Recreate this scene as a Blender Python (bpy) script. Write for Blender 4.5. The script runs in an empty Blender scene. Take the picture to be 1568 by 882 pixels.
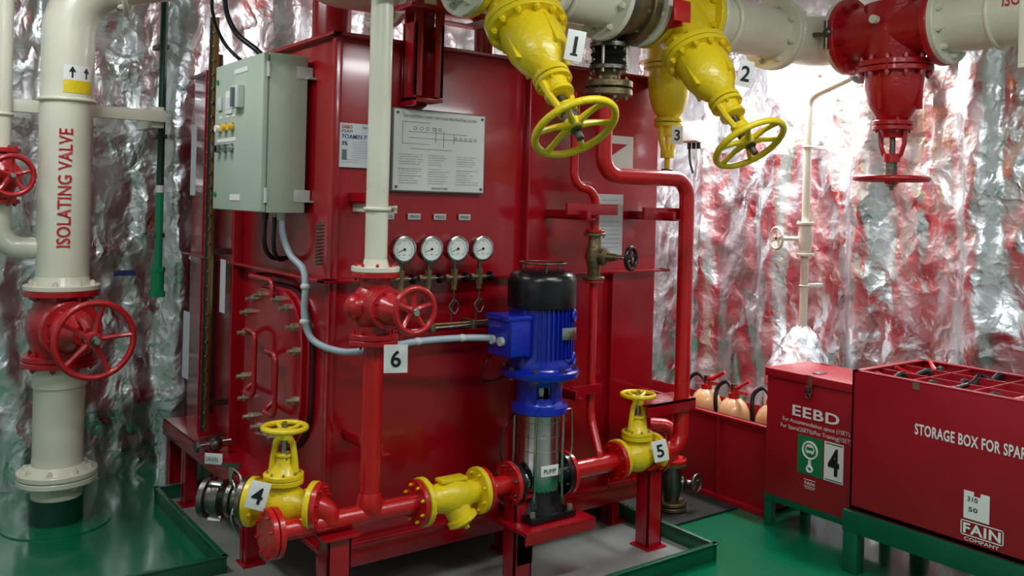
import bpy, bmesh, math, random
from mathutils import Vector as V, Matrix, noise
random.seed(4)
PI=math.pi
def srgb(r,g,b):
    f=lambda c:(c/255/12.92) if c/255<=.04045 else ((c/255+.055)/1.055)**2.4
    return (f(r),f(g),f(b),1)
X=V((1,0,0));Y=V((0,1,0));Z=V((0,0,1))
CF=V((.5948,.8039,0)); CR=V((.8039,-.5948,0))   # camera heading / right hand direction

# ---------------------------------------------------------------- materials
def paint(name,rgb,rough=.3,metal=0.,bump=.08,bscale=60,var=.12,vscale=4,coat=0.,rvar=.12):
    m=bpy.data.materials.new(name);m.use_nodes=True
    nt=m.node_tree;N=nt.nodes;L=nt.links
    b=N['Principled BSDF'];tc=N.new('ShaderNodeTexCoord')
    n=N.new('ShaderNodeTexNoise');n.inputs['Scale'].default_value=vscale;n.inputs['Detail'].default_value=6
    L.new(tc.outputs['Object'],n.inputs['Vector'])
    mx=N.new('ShaderNodeMix');mx.data_type='RGBA'
    c=srgb(*rgb)
    mx.inputs[6].default_value=(c[0]*(1-var*1.6),c[1]*(1-var*1.6),c[2]*(1-var*1.6),1)
    mx.inputs[7].default_value=(min(1,c[0]*(1+var)),min(1,c[1]*(1+var)),min(1,c[2]*(1+var)),1)
    L.new(n.outputs['Fac'],mx.inputs[0]);L.new(mx.outputs[2],b.inputs['Base Color'])
    mr=N.new('ShaderNodeMapRange');mr.inputs[3].default_value=max(.03,rough-rvar);mr.inputs[4].default_value=rough+rvar
    L.new(n.outputs['Fac'],mr.inputs[0]);L.new(mr.outputs[0],b.inputs['Roughness'])
    b.inputs['Metallic'].default_value=metal
    b.inputs['Coat Weight'].default_value=coat;b.inputs['Coat Roughness'].default_value=.08
    if bump>0:
        n2=N.new('ShaderNodeTexNoise');n2.inputs['Scale'].default_value=bscale;n2.inputs['Detail'].default_value=4
        L.new(tc.outputs['Object'],n2.inputs['Vector'])
        bp=N.new('ShaderNodeBump');bp.inputs['Strength'].default_value=bump;bp.inputs['Distance'].default_value=.01
        L.new(n2.outputs['Fac'],bp.inputs['Height']);L.new(bp.outputs[0],b.inputs['Normal'])
    return m
M={}
M['tank']=paint('tank_red_paint',(160,6,22),.22,bump=.12,bscale=6,coat=.4,rvar=.07)
M['red']=paint('pipe_red_paint',(192,18,20),.28,coat=.3,bump=.1)
M['red2']=paint('valve_red_paint',(178,16,26),.3,bump=.3,bscale=50,coat=.3)
M['boxred']=paint('box_red_paint',(158,14,30),.4,bump=.05)
M['yellow']=paint('valve_yellow_paint',(236,206,24),.33,bump=.35,bscale=45,coat=.15)
M['cream']=paint('cream_pipe_paint',(224,220,200),.32,bump=.06,coat=.2)
M['grey']=paint('cabinet_grey_paint',(176,190,172),.4,bump=.03)
M['gtrim']=paint('light_grey_plastic',(200,205,200),.4)
M['blue']=paint('motor_blue_paint',(6,38,165),.26,bump=.15,coat=.3)
M['black']=paint('black_plastic',(14,15,18),.25)
M['rubber']=paint('black_rubber',(14,14,14),.6)
M['steel']=paint('stainless_steel',(185,188,182),.2,metal=1,bump=.05)
M['dsteel']=paint('dark_steel',(112,108,100),.38,metal=1,bump=.2)
M['bronze']=paint('bronze',(128,112,84),.4,metal=.8,bump=.3)
M['brass']=paint('brass',(170,145,95),.4,metal=1)
M['bolt']=paint('bolt_zinc',(170,165,140),.4,metal=.8)
M['green']=paint('green_steel_paint',(6,88,60),.3,coat=.2)
M['dgreen']=paint('dark_green_paint',(10,66,50),.35)
M['bgreen']=paint('green_pipe_paint',(14,140,90),.35)
M['white']=paint('white_label',(232,232,228),.45,bump=0,var=.03)
M['paper']=paint('paper_label',(205,212,215),.5,bump=0,var=.04)
M['txtred']=paint('red_lettering',(190,20,30),.5,bump=0)
M['txtblk']=paint('black_lettering',(20,20,24),.5,bump=0)
M['txtgry']=paint('grey_lettering',(110,110,112),.5,bump=0)
M['txtblu']=paint('blue_lettering',(40,60,120),.5,bump=0)
M['sign']=paint('sign_green',(16,120,70),.4,bump=0)
M['lampy']=paint('amber_lamp',(250,190,60),.2,bump=0)
M['lampw']=paint('white_lamp',(250,245,225),.2,bump=0)
M['tray']=paint('tray_grey_paint',(145,147,142),.2,bump=.15,bscale=6,var=.25,coat=.3)
M['hose']=paint('grey_conduit',(165,180,190),.4)
M['tan']=paint('extinguisher_cream',(222,176,124),.25,coat=.4)
M['mat']=paint('rubber_mat',(24,24,22),.7,bump=.8,bscale=160)
M['dome']=paint('grey_bulb',(110,115,118),.3)
M['floor']=paint('green_deck_paint',(6,108,74),.19,bump=.12,bscale=7,var=.18,vscale=2,coat=.35,rvar=.06)

def foil_mat():
    m=bpy.data.materials.new('aluminium_foil_insulation');m.use_nodes=True
    nt=m.node_tree;N=nt.nodes;L=nt.links;b=N['Principled BSDF']
    b.inputs['Base Color'].default_value=(.90,.93,.95,1);b.inputs['Metallic'].default_value=1
    tc=N.new('ShaderNodeTexCoord')
    w=N.new('ShaderNodeTexNoise');w.inputs['Scale'].default_value=3.5;w.inputs['Detail'].default_value=4
    L.new(tc.outputs['Object'],w.inputs['Vector'])
    ad=N.new('ShaderNodeVectorMath');ad.operation='MULTIPLY_ADD'
    ad.inputs[1].default_value=(.3,.3,.3);L.new(w.outputs['Color'],ad.inputs[0]);L.new(tc.outputs['Object'],ad.inputs[2])
    mp=N.new('ShaderNodeMapping');mp.inputs['Scale'].default_value=(1,1,.65);L.new(ad.outputs[0],mp.inputs[0])
    prev=None
    for sc,dist,st in ((5,.030,.7),(12,.012,.65),(30,.003,.55)):
        v=N.new('ShaderNodeTexVoronoi');v.feature='F1';v.inputs['Scale'].default_value=sc
        L.new(mp.outputs[0],v.inputs['Vector'])
        bp=N.new('ShaderNodeBump');bp.inputs['Strength'].default_value=st;bp.inputs['Distance'].default_value=dist
        L.new(v.outputs['Distance'],bp.inputs['Height'])
        if prev: L.new(prev.outputs[0],bp.inputs['Normal'])
        prev=bp
    L.new(prev.outputs[0],b.inputs['Normal'])
    n=N.new('ShaderNodeTexNoise');n.inputs['Scale'].default_value=6;L.new(tc.outputs['Object'],n.inputs['Vector'])
    mr=N.new('ShaderNodeMapRange');mr.inputs[1].default_value=.3;mr.inputs[2].default_value=.7;mr.inputs[3].default_value=.22;mr.inputs[4].default_value=.48
    L.new(n.outputs['Fac'],mr.inputs[0]);L.new(mr.outputs[0],b.inputs['Roughness'])
    return m
M['foil']=foil_mat()
M['ceil']=paint('ceiling_white_paint',(212,216,214),.5)

# ---------------------------------------------------------------- builder
def basis(axis,xref=None):
    z=V(axis).normalized()
    x=V(xref) if xref is not None else (X if abs(z.x)<.8 else Y)
    x=(x-z*x.dot(z)).normalized();y=z.cross(x)
    return Matrix((x,y,z)).transposed()
class O:
    def __init__(s,name): s.name=name;s.bm=bmesh.new();s.mats=[]
    def mi(s,m):
        m=M[m]
        if m not in s.mats: s.mats.append(m)
        return s.mats.index(m)
    def add(s,vs,fs,m,smooth=True):
        k=s.mi(m);bv=[s.bm.verts.new(v) for v in vs]
        for f in fs:
            try:
                q=s.bm.faces.new([bv[i] for i in f]);q.material_index=k;q.smooth=smooth
            except ValueError: pass
    def box(s,c,size,m,rot=None,bev=0.,xd=None,zd=None):
        t=bmesh.new();bmesh.ops.create_cube(t,size=1)
        for v in t.verts: v.co=V((v.co.x*size[0],v.co.y*size[1],v.co.z*size[2]))
        if bev>0: bmesh.ops.bevel(t,geom=t.edges[:],offset=min(bev,min(size)*.45),segments=2,affect='EDGES',profile=.6)
        R=rot if rot is not None else Matrix.Identity(3)
        if xd is not None: R=basis(zd if zd is not None else Z,xd)
        t.verts.index_update()
        s.add([R@v.co+V(c) for v in t.verts],[[v.index for v in f.verts] for f in t.faces],m);t.free()
    def bx(s,a,b,m,bev=0.):
        a=V(a);b=V(b);s.box((a+b)/2,(abs(b.x-a.x),abs(b.y-a.y),abs(b.z-a.z)),m,bev=bev)
    def lathe(s,prof,o,axis,m,seg=28,sc=(1,1),xref=None):
        B=basis(axis,xref);o=V(o);vs=[];rings=[]
        for r,h in prof:
            if r<1e-6: rings.append([len(vs)]);vs.append(o+B@V((0,0,h)))
            else:
                st=len(vs)
                for i in range(seg):
                    a=2*PI*i/seg;vs.append(o+B@V((r*sc[0]*math.cos(a),r*sc[1]*math.sin(a),h)))
                rings.append(list(range(st,st+seg)))
        fs=[]
        for A,C in zip(rings,rings[1:]):
            for i in range(seg):
                j=(i+1)%seg
                if len(A)==1 and len(C)==1: continue
                if len(A)==1: fs.append((A[0],C[i],C[j]))
                elif len(C)==1: fs.append((A[i],C[0],A[j]))
                else: fs.append((A[i],C[i],C[j],A[j]))
        s.add(vs,fs,m)
    def cyl(s,p0,p1,r,m,r1=None,seg=24,bev=0.):
        p0=V(p0);p1=V(p1);Ln=(p1-p0).length;r1=r if r1 is None else r1
        if bev: pr=[(0,0),(r-bev,0),(r,bev),(r1,Ln-bev),(r1-bev,Ln),(0,Ln)]
        else: pr=[(0,0),(r,0),(r1,Ln),(0,Ln)]
        s.lathe(pr,p0,p1-p0,m,seg)
    def sph(s,c,r,m,sc=(1,1,1),axis=Z,xref=None,seg=24):
        n=12;pr=[(math.sin(PI*i/n)*r,-math.cos(PI*i/n)*r*sc[2]) for i in range(n+1)];pr[0]=(0,-r*sc[2]);pr[-1]=(0,r*sc[2])
        s.lathe(pr,c,axis,m,seg,(sc[0],sc[1]),xref)
    def torus(s,c,axis,R,r,m,seg=40,ss=10,a0=0,a1=2*PI,xref=None):
        B=basis(axis,xref);c=V(c);vs=[];fs=[]
        full=abs(a1-a0-2*PI)<1e-4;n=seg if full else seg+1
        for i in range(n):
            a=a0+(a1-a0)*i/seg
            for j in range(ss):
                b=2*PI*j/ss;q=R+r*math.cos(b)
                vs.append(c+B@V((q*math.cos(a),q*math.sin(a),r*math.sin(b))))
        for i in range(seg):
            k=(i+1)%n
            for j in range(ss):
                l=(j+1)%ss;fs.append((i*ss+j,k*ss+j,k*ss+l,i*ss+l))
        s.add(vs,fs,m)
    def sweep(s,P,r,m,seg=16,cap=True):
        P=[V(p) for p in P];vs=[];fs=[];T=[]
        for i in range(len(P)):
            a=P[max(0,i-1)];b=P[min(len(P)-1,i+1)];T.append((b-a).normalized())
        B=basis(T[0]);x=B.col[0].copy()
        for i,p in enumerate(P):
            x=(x-T[i]*x.dot(T[i])).normalized();y=T[i].cross(x)
            rr=r[i] if isinstance(r,(list,tuple)) else r
            for j in range(seg):
                a=2*PI*j/seg;vs.append(p+(x*math.cos(a)+y*math.sin(a))*rr)
        for i in range(len(P)-1):
            for j in range(seg):
                k=(j+1)%seg;fs.append((i*seg+j,i*seg+k,(i+1)*seg+k,(i+1)*seg+j))
        if cap: fs.append(tuple(range(seg))[::-1]);fs.append(tuple(range((len(P)-1)*seg,len(P)*seg)))
        s.add(vs,fs,m)
    def tube(s,pts,r,m,bend=.08,seg=18,n=8):
        pts=[V(p) for p in pts];P=[pts[0]]
        for i in range(1,len(pts)-1):
            a,p,b=pts[i-1],pts[i],pts[i+1]
            d=min(bend,.48*(p-a).length,.48*(b-p).length)
            s0=p+(a-p).normalized()*d;s3=p+(b-p).normalized()*d;k=.5523
            s1=s0.lerp(p,k);s2=s3.lerp(p,k)
            for q in range(n+1):
                t=q/n;P.append(s0*(1-t)**3+s1*3*t*(1-t)**2+s2*3*t*t*(1-t)+s3*t**3)
        P.append(pts[-1]);s.sweep(P,r,m,seg)
    def cable(s,pts,r,m,seg=10,n=8):
        p=[V(q) for q in pts];p=[p[0]*2-p[1]]+p+[p[-1]*2-p[-2]];P=[]
        for i in range(1,len(p)-2):
            for q in range(n):
                t=q/n;a,b,c,d=p[i-1],p[i],p[i+1],p[i+2]
                P.append(.5*((2*b)+(c-a)*t+(2*a-5*b+4*c-d)*t*t+(3*b-a-3*c+d)*t**3))
        P.append(p[-2]);s.sweep(P,r,m,seg)
    def flange(s,c,axis,r,th,m,nb=8,bm='bolt',br=None,bc=.8,sc=(1,1),xref=None,bl=None,seg=32):
        a=V(axis).normalized();c=V(c);e=th*.12
        s.lathe([(0,-th/2),(r-e,-th/2),(r,-th/2+e),(r,th/2-e),(r-e,th/2),(0,th/2)],c,a,m,seg,sc,xref)
        br=br or r*.075;B=basis(a,xref);bl=bl or th*.5+br*1.2
        for i in range(nb):
            t=2*PI*(i+.5)/nb;q=c+B@V((r*bc*sc[0]*math.cos(t),r*bc*sc[1]*math.sin(t),0))
            s.lathe([(0,-bl),(br,-bl),(br,bl),(0,bl)],q,a,bm,6)
            s.lathe([(0,-bl*1.25),(br*.55,-bl*1.25),(br*.55,bl*1.25),(0,bl*1.25)],q,a,bm,6)
    def wheel(s,c,axis,R,r,m,spokes=5,hub='dsteel',ph=.3,xref=None,dish=.12):
        a=V(axis).normalized();c=V(c);B=basis(a,xref)
        s.torus(c,a,R-r,r,m,44,10,xref=xref)
        hc=c-a*R*dish
        s.lathe([(0,-R*.1),(R*.2,-R*.1),(R*.22,0),(R*.17,R*.12),(0,R*.12)],hc,a,m)
        s.lathe([(0,0),(R*.13,0),(R*.13,R*.09),(R*.06,R*.11),(R*.06,R*.2),(0,R*.2)],hc+a*R*.1,a,hub,6)
        for i in range(spokes):
            t=2*PI*i/spokes+ph;d=B@V((math.cos(t),math.sin(t),0))
            p0=hc+d*R*.15;p3=c+d*(R-r)
            P=[p0,hc+d*R*.45,(hc.lerp(c,.5))+d*R*.7,p3];s.sweep(P,[r*1.05,r*.8,r*.75,r*.9],m,8,False)
    def text(s,txt,c,xd,yd,m,w=None,h=None,wrap=None,off=0.001,align='C',bold=0.):
        cu=bpy.data.curves.new('t','FONT');cu.body=txt;cu.size=1;cu.align_x='LEFT';cu.resolution_u=3
        cu.offset=bold;cu.space_character=1+bold*3
        ob=bpy.data.objects.new('t',cu);bpy.context.scene.collection.objects.link(ob)
        dg=bpy.context.evaluated_depsgraph_get();me=bpy.data.meshes.new_from_object(ob.evaluated_get(dg))
        vs=[v.co.copy() for v in me.vertices];fs=[tuple(p.vertices) for p in me.polygons]
        bpy.data.objects.remove(ob);bpy.data.curves.remove(cu);bpy.data.meshes.remove(me)
        if not vs: return
        x0=min(v.x for v in vs);x1=max(v.x for v in vs);y0=min(v.y for v in vs);y1=max(v.y for v in vs)
        sx=sy=None
        if h: sy=h/(y1-y0)
        if w: sx=w/(x1-x0)
        sx=sx or sy;sy=sy or sx
        xd=V(xd).normalized();yd=V(yd).normalized();nd=xd.cross(yd);c=V(c);out=[]
        ax=(x0+x1)/2 if align=='C' else x0
        for v in vs:
            a=(v.x-ax)*sx;b=(v.y-(y0+y1)/2)*sy;p=c+xd*a+yd*b+nd*off
            if wrap:
                o,axd,r=wrap;o=V(o);d=p-o;al=V(axd).normalized()*d.dot(V(axd).normalized());q=(d-al)
                p=o+al+q.normalized()*(r+.0045)
            out.append(p)
        s.add(out,fs,m,False)
    def plate(s,c,xd,yd,w,h,th,m,bev=.001):
        xd=V(xd).normalized();yd=V(yd).normalized();n=xd.cross(yd)
        s.box(c,(w,h,th),m,rot=Matrix((xd,yd,n)).transposed(),bev=min(bev,th*.3))
    def arc(s,c,axis,r,a0,a1,h0,h1,m,n=14):
        vs=[];fs=[];c=V(c)
        for i in range(n+1):
            a=a0+(a1-a0)*i/n;d=V((math.cos(a),math.sin(a),0))*r
            vs+= [c+d+Z*h0,c+d+Z*h1]
        for i in range(n): fs.append((2*i,2*i+2,2*i+3,2*i+1))
        s.add(vs,fs,m)
    def done(s,parent=None):
        bmesh.ops.recalc_face_normals(s.bm,faces=s.bm.faces[:])
        me=bpy.data.meshes.new(s.name)
        co=[v.co for v in s.bm.verts]
        mn=V((min(c.x for c in co),min(c.y for c in co),min(c.z for c in co)));mx=V((max(c.x for c in co),max(c.y for c in co),max(c.z for c in co)))
        o=V(((mn.x+mx.x)/2,(mn.y+mx.y)/2,mn.z))
        for v in s.bm.verts: v.co-=o
        s.bm.to_mesh(me);s.bm.free()
        for m in s.mats: me.materials.append(m)
        me.set_sharp_from_angle(angle=math.radians(38))
        ob=bpy.data.objects.new(s.name,me);bpy.context.scene.collection.objects.link(ob);ob.location=o
        if parent: ob.parent=parent
        return ob
def tag(o,c,t,n=None,w=.075,h=.095,tilt=0):
    n=V(n).normalized() if n is not None else -CF
    xd=Z.cross(n).normalized();yd=n.cross(xd)
    if tilt:
        R=Matrix.Rotation(tilt,3,n);xd=R@xd;yd=R@yd
    o.plate(c,xd,yd,w,h,.004,'white')
    o.text(t,V(c)+n*.003,xd,yd,'txtblk',h=h*.6,bold=.02)
    if t in '1': o.plate(V(c)+n*.0025-yd*h*.3,xd,yd,w*.4,h*.07,.001,'txtblk')

# ---------------------------------------------------------------- room
XR=4.70;YB=5.34;XL=-1.7;YF=-1.7;H=3.05
def foil_wall(name,o,ud,n,U,Hh,seed):
    o=V(o);ud=V(ud);n=V(n);du=.024
    nu=int(U/du);nv=int(Hh/du);vs=[];fs=[]
    for j in range(nv+1):
        for i in range(nu+1):
            u=U*i/nu;v=Hh*j/nv
            uw=u+.04*noise.noise(V((u*2,v*1.2,seed+9)))
            fr=abs(((uw+seed*.37)%0.62)/.62-.5)*2         # stiffener wraps
            d=.075*(1/(1+math.exp(-(fr-.74)*22)))
            d+=.05*noise.noise(V((u*1.6+seed,v*.45,seed)))+.032*noise.noise(V((u*4.5+seed,v*1.5,3)))
            d+=.022*(1-abs(noise.noise(V((u*6,v*2.8,seed))))*2)
            d+=.013*abs(noise.noise(V((u*12,v*8,seed+5))))
            vs.append(o+ud*u+Z*v+n*(d+.0))
    for j in range(nv):
        for i in range(nu):
            a=j*(nu+1)+i;fs.append((a,a+1,a+nu+2,a+nu+1))
    w=O(name);w.add(vs,fs,'foil')
    me=w.done();return me
foil_wall('wall_back',(XL,YB,0),X,-Y,XR-XL,H,1.3)
foil_wall('wall_right',(XR,YF,0),Y,-X,YB-YF,H,2.7)
foil_wall('wall_left',(XL,YF,0),Y,X,YB-YF,H,4.1)
w=O('wall_front');w.bx((XL,YF-.1,0),(XR,YF,H),'ceil');w.done()
f=O('floor');f.bx((XL-.05,YF-.05,-.1),(XR+.05,YB+.05,0),'floor');f.done()
f=O('ceiling');f.bx((XL-.05,YF-.05,H),(XR+.05,YB+.05,H+.1),'ceil');f.done()

# ---------------------------------------------------------------- drip tray
t=O('drip_tray')
poly=[(.85,2.66),(3.16,2.66),(3.16,4.75),(1.28,4.75),(1.28,3.70),(.85,3.70)]
t.bx((.85,2.66,.001),(3.16,3.70,.006),'tray');t.bx((1.28,3.7,.001),(3.16,4.75,.006),'tray')
for i in range(len(poly)):
    a=V((*poly[i],0));b=V((*poly[(i+1)%len(poly)],0));d=(b-a);L=d.length
    t.box((a+b)/2+Z*.038,(L+.02,.008,.076),'green',xd=d,bev=.002)
    t.box((a+b)/2+Z*.078,(L+.03,.025,.006),'green',xd=d,bev=.002)
t.done()

# ---------------------------------------------------------------- tank
TX0,TX1,TY0,TY1,TZ0,TZ1=1.515,3.32,3.234,5.06,.2,2.25
t=O('foam_storage_tank')
t.bx((TX0,TY0,TZ0),(TX1,TY1,TZ1),'tank',.004)
for z,pr,th in ((1.27,.055,.012),(TZ1-.006,.03,.014),(TZ0+.01,.03,.02)):
    t.bx((TX0-pr,TY0-pr,z-th/2),(TX1+pr,TY0+.01,z+th/2),'tank',.002)
    t.bx((TX0-pr,TY0-pr,z-th/2),(TX0+.01,TY1,z+th/2),'tank',.002)
    t.bx((TX1-.01,TY0-pr,z-th/2),(TX1+pr,TY1,z+th/2),'tank',.002)
t.bx((2.445,TY0-.05,TZ0),(2.457,TY0,TZ1),'tank',.002)
t.bx((3.0,TY0-.03,TZ0),(3.01,TY0,1.27),'tank',.002)
for y in (4.22,4.7): t.bx((TX0-.05,y,TZ0),(TX0,y+.012,TZ1),'tank',.002)
t.bx((TX0-.012,TY0-.012,TZ0),(TX0+.02,TY0+.02,TZ1),'tank',.004)
t.bx((1.36,3.35,.30),(1.44,4.95,.31),'tank',.002);t.bx((1.36,3.35,.30),(1.37,4.95,.38),'tank',.002);t.bx((1.36,3.35,.372),(1.52,4.95,.38),'tank',.002)
for (x,y) in ((1.41,3.74),(1.41,4.62),(1.42,4.93)):
    t.bx((x-.035,y-.005,.006),(x+.035,y+.005,.32),'tank');t.bx((x-.035,y-.03,.006),(x-.027,y+.04,.32),'tank');t.bx((x-.05,y-.05,.006),(x+.05,y+.05,.014),'tank')
for x in (1.56,2.44,3.1):
    for y in (3.27,4.6):
        t.bx((x-.04,y-.005,.006),(x+.04,y+.005,.2),'tank');t.bx((x-.04,y-.04,.006),(x-.03,y+.04,.2),'tank');t.bx((x-.06,y-.05,.006),(x+.06,y+.05,.014),'tank')
t.bx((TX0-.02,TY0-.02,.12),(TX1,TY0+.03,.2),'tank',.003)
# manhole on the side: obround bolted cover plate
mc=V((TX0,3.70,.87))
def obr(rr,hw,x,n=12):
    P=[]
    for q in range(4):
        cy_=(hw if q in(0,3) else -hw);cz_=(hw if q in(0,1) else -hw)
        for k in range(n+1):
            a=PI/2*q+PI/2*k/n;P.append(mc+V((x,cy_+rr*math.cos(a),cz_+rr*math.sin(a))))
    return P
def obplate(o,rr,hw,x0_,x1_,m,bev=.004):
    A=obr(rr,hw,x0_);B_=obr(rr,hw,x1_+bev);C=obr(rr-bev,hw,x1_);n=len(A);vs=A+B_+C
    fs=[(i,(i+1)%n,n+(i+1)%n,n+i) for i in range(n)]+[(n+i,n+(i+1)%n,2*n+(i+1)%n,2*n+i) for i in range(n)]+[tuple(range(2*n,3*n))]
    o.add(vs,fs,m)
obplate(t,.235,.10,0,-.03,'tank');obplate(t,.225,.10,-.03,-.055,'tank')
Q=obr(.19,.10,-.055,3)
for q in Q: t.lathe([(0,0),(.018,0),(.018,.020),(.010,.022),(.010,.045),(0,.045)],q,-X,'bolt',6)
t.sweep(obr(.240,.10,-.012)+[obr(.240,.10,-.012)[0]],.007,'rubber',8,False)
for ya,yb_,za,zb in ((3.90,3.77,.72,1.0),(3.66,3.53,.68,.94)):
    t.tube([(TX0-.055,ya,zb-.03),(TX0-.10,ya,zb),(TX0-.10,yb_,zb),(TX0-.10,yb_,za),(TX0-.10,ya,za),(TX0-.055,ya,za+.03)],.011,'tank',.035)
t.tube([(TX0,3.95,1.235),(TX0-.07,3.95,1.235),(TX0-.07,3.66,1.235),(TX0-.07,3.66,1.15)],.012,'tank',.04)
t.torus((3.0,TY0+.02,TZ1+.05),Y,.045,.02,'tank');t.bx((2.94,TY0+.005,TZ1-.02),(3.06,TY0+.03,TZ1+.02),'tank')
for x,z in ((1.60,1.60),(1.60,.66),(2.56,.76),(2.60,1.55),(3.14,1.55)):
    t.bx((x-.02,2.93,z-.02),(x+.0,TY0,z+.02),'tank',.002);t.bx((x-.02,2.93,z-.022),(x+.03,TY0,z-.014),'tank',.001)
t.bx((2.50,2.97,1.55),(2.80,2.985,1.60),'tank',.002);t.bx((2.99,2.99,1.53),(3.27,3.005,1.59),'tank',.002)
t.bx((2.96,2.9,.665),(3.28,3.05,.68),'tank',.002);t.bx((2.96,2.9,.62),(3.28,2.91,.68),'tank',.002);t.bx((3.2,2.99,.64),(3.215,3.26,.68),'tank')
t.bx((2.58,3.0,.74),(2.76,3.02,.78),'tank')
t.done()

# level gauge strip
g=O('level_gauge')
g.bx((1.40,4.385,.43),(1.425,4.42,2.47),'brass',.003);g.bx((1.385,4.40,.43),(1.40,4.407,2.47),'dsteel')
g.bx((1.43,4.45,.5),(1.47,4.56,2.3),'dsteel',.004)
for i in range(58):
    z=.46+i*.0345;g.box((1.397,4.376+.052*(i%2),z),(.012,.018,.012),'steel',bev=.002)
for z in (.55,1.3,2.2): g.bx((1.42,4.39,z),(1.52,4.41,z+.03),'dsteel')
g.done()
l=O('label_sheet')
for (y,z,w,h) in ((4.9,.78,.10,.36),(4.33,1.15,.07,.26),(4.85,1.78,.08,.38)):
    l.bx((TX0-.062,y-w/2,z-h/2),(TX0-.058,y+w/2,z+h/2),'paper')
l.done()

# ---------------------------------------------------------------- control cabinet
c=O('control_cabinet')
x0,x1,y0,y1,z0,z1=1.30,1.49,3.45,4.03,1.53,2.176
c.bx((x0+.025,y0,z0),(x1,y1,z1),'grey',.006)
c.bx((x0,y0-.003,z0+.003),(x0+.022,y1+.003,z1-.003),'grey',.006)
for z in (z0+.07,z1-.07):
    c.cyl((x0+.02,y0-.008,z-.03),(x0+.02,y0-.008,z+.03),.008,'gtrim',seg=10)
    c.bx((x1-.05,y0-.004,z-.025),(x1+.02,y0-.001,z+.025),'gtrim',.001);c.bx((x1-.01,y0-.03,z-.025),(x1+.025,y0,z-.018),'grey')
def cab(y,z,r,m,d=.02,rim='steel'):
    c.cyl((x0-.004,y,z),(x0+.001,y,z),r*1.35,rim,seg=16);c.cyl((x0-d,y,z),(x0,y,z),r,m,seg=16)
c.bx((x0-.03,3.66,1.965),(x0,3.75,2.06),'gtrim',.004);c.bx((x0-.045,3.69,1.97),(x0-.03,3.71,2.05),'txtgry',.003)
c.bx((x0-.006,3.80,1.95),(x0,3.88,2.05),'white',.002);c.bx((x0-.008,3.815,1.97),(x0-.006,3.865,2.02),'paper');c.bx((x0-.01,3.93,1.97),(x0,3.98,2.03),'gtrim',.003)
c.bx((x0-.003,3.62,2.115),(x0,3.78,2.135),'white');c.bx((x0-.003,3.68,1.575),(x0,3.80,1.60),'white')
for y in (3.95,3.86,3.78):
    c.bx((x0-.002,y-.02,1.935),(x0,y+.02,1.945),'white')
for y,m in ((3.95,'lampw'),(3.87,'lampy'),(3.79,'lampy')): cab(y,1.89,.016,m,.025)
for y,m in ((3.95,'black'),(3.87,'steel'),(3.79,'steel')): cab(y,1.80,.016,m,.03);c.bx((x0-.04,y-.005,1.785),(x0-.02,y+.005,1.815),'txtgry')
c.bx((x0-.002,3.75,1.83),(x0,3.99,1.845),'white')
for z in (1.6,2.1): c.cyl((x0-.008,3.995,z),(x0,3.995,z),.011,'bgreen',seg=12)
c.cyl((x0+.08,3.60,z0-.03),(x0+.08,3.60,z0),.015,'black');c.cyl((x0+.12,3.52,z0-.03),(x0+.12,3.52,z0),.018,'gtrim')
c.done()
k=O('electrical_conduit')
k.cable([(1.42,3.52,1.52),(1.42,3.50,1.44),(1.43,3.44,1.36),(1.45,3.36,1.31),(1.45,3.33,1.24),(1.45,3.33,1.12),(1.475,3.30,1.03),(1.53,3.17,1.0),(1.62,3.09,1.01),(1.81,3.05,1.035),(2.0,3.02,1.04),(2.13,2.99,1.035)],.014,'hose')
for p in ((1.45,3.33,1.24),(1.45,3.33,1.1),(1.81,3.05,1.035),(2.0,3.02,1.04)): k.sph(p,.02,'gtrim',sc=(1,1,.8))
k.cable([(1.38,3.60,1.51),(1.38,3.60,1.40),(1.42,3.62,1.34),(1.5,3.66,1.33)],.01,'black')
k.cable([(1.41,3.57,1.51),(1.41,3.57,1.38),(1.45,3.6,1.33),(1.5,3.62,1.34)],.009,'black')
k.done()
k=O('signal_cable')
k.cable([(1.25,3.75,2.6),(1.25,3.78,2.42),(1.29,3.77,2.3),(1.36,3.7,2.22),(1.40,3.66,2.17)],.012,'black')
k.cable([(1.20,3.9,2.75),(1.22,3.85,2.55),(1.22,3.86,2.40),(1.28,3.9,2.28),(1.34,3.86,2.2),(1.4,3.83,2.17)],.008,'black');k.done()
k=O('coiled_earth_wire')
P=[]
for i in range(130):
    a=i*.6;s=i/130;P.append((1.47+.016*math.cos(a),3.25+.016*math.sin(a),1.50-s*.17))
k.sweep(P,.0025,'dgreen',6);k.done()

# ---------------------------------------------------------------- boards on the tank
b=O('instruction_board')
yb=TY0-.03;x0,x1,z0,z1=1.755,2.215,1.63,1.975
b.bx((x0,yb,z0),(x1,yb+.028,z1),'txtgry',.003);b.bx((x0+.006,yb-.003,z0+.006),(x1-.006,yb+.001,z1-.006),'white',.001)
for a in ((x0+.02,z0+.02),(x1-.02,z0+.02),(x0+.02,z1-.02),(x1-.02,z1-.02)): b.cyl((a[0],yb-.008,a[1]),(a[0],yb,a[1]),.006,'dsteel',seg=8)
b.text('INSTRUCTION CHART FOR FOAM FIRE FIGHTING SYSTEM',(1.985,yb-.004,1.943),X,Z,'txtgry',w=.36,h=.012)
def ln(o,xa,za,xb,zb,m='txtgry',w=.0014,y=None):
    y=yb-.0045 if y is None else y
    o.bx((min(xa,xb)-w/2,y,min(za,zb)-w/2),(max(xa,xb)+w/2,y+.001,max(za,zb)+w/2),m)
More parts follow.
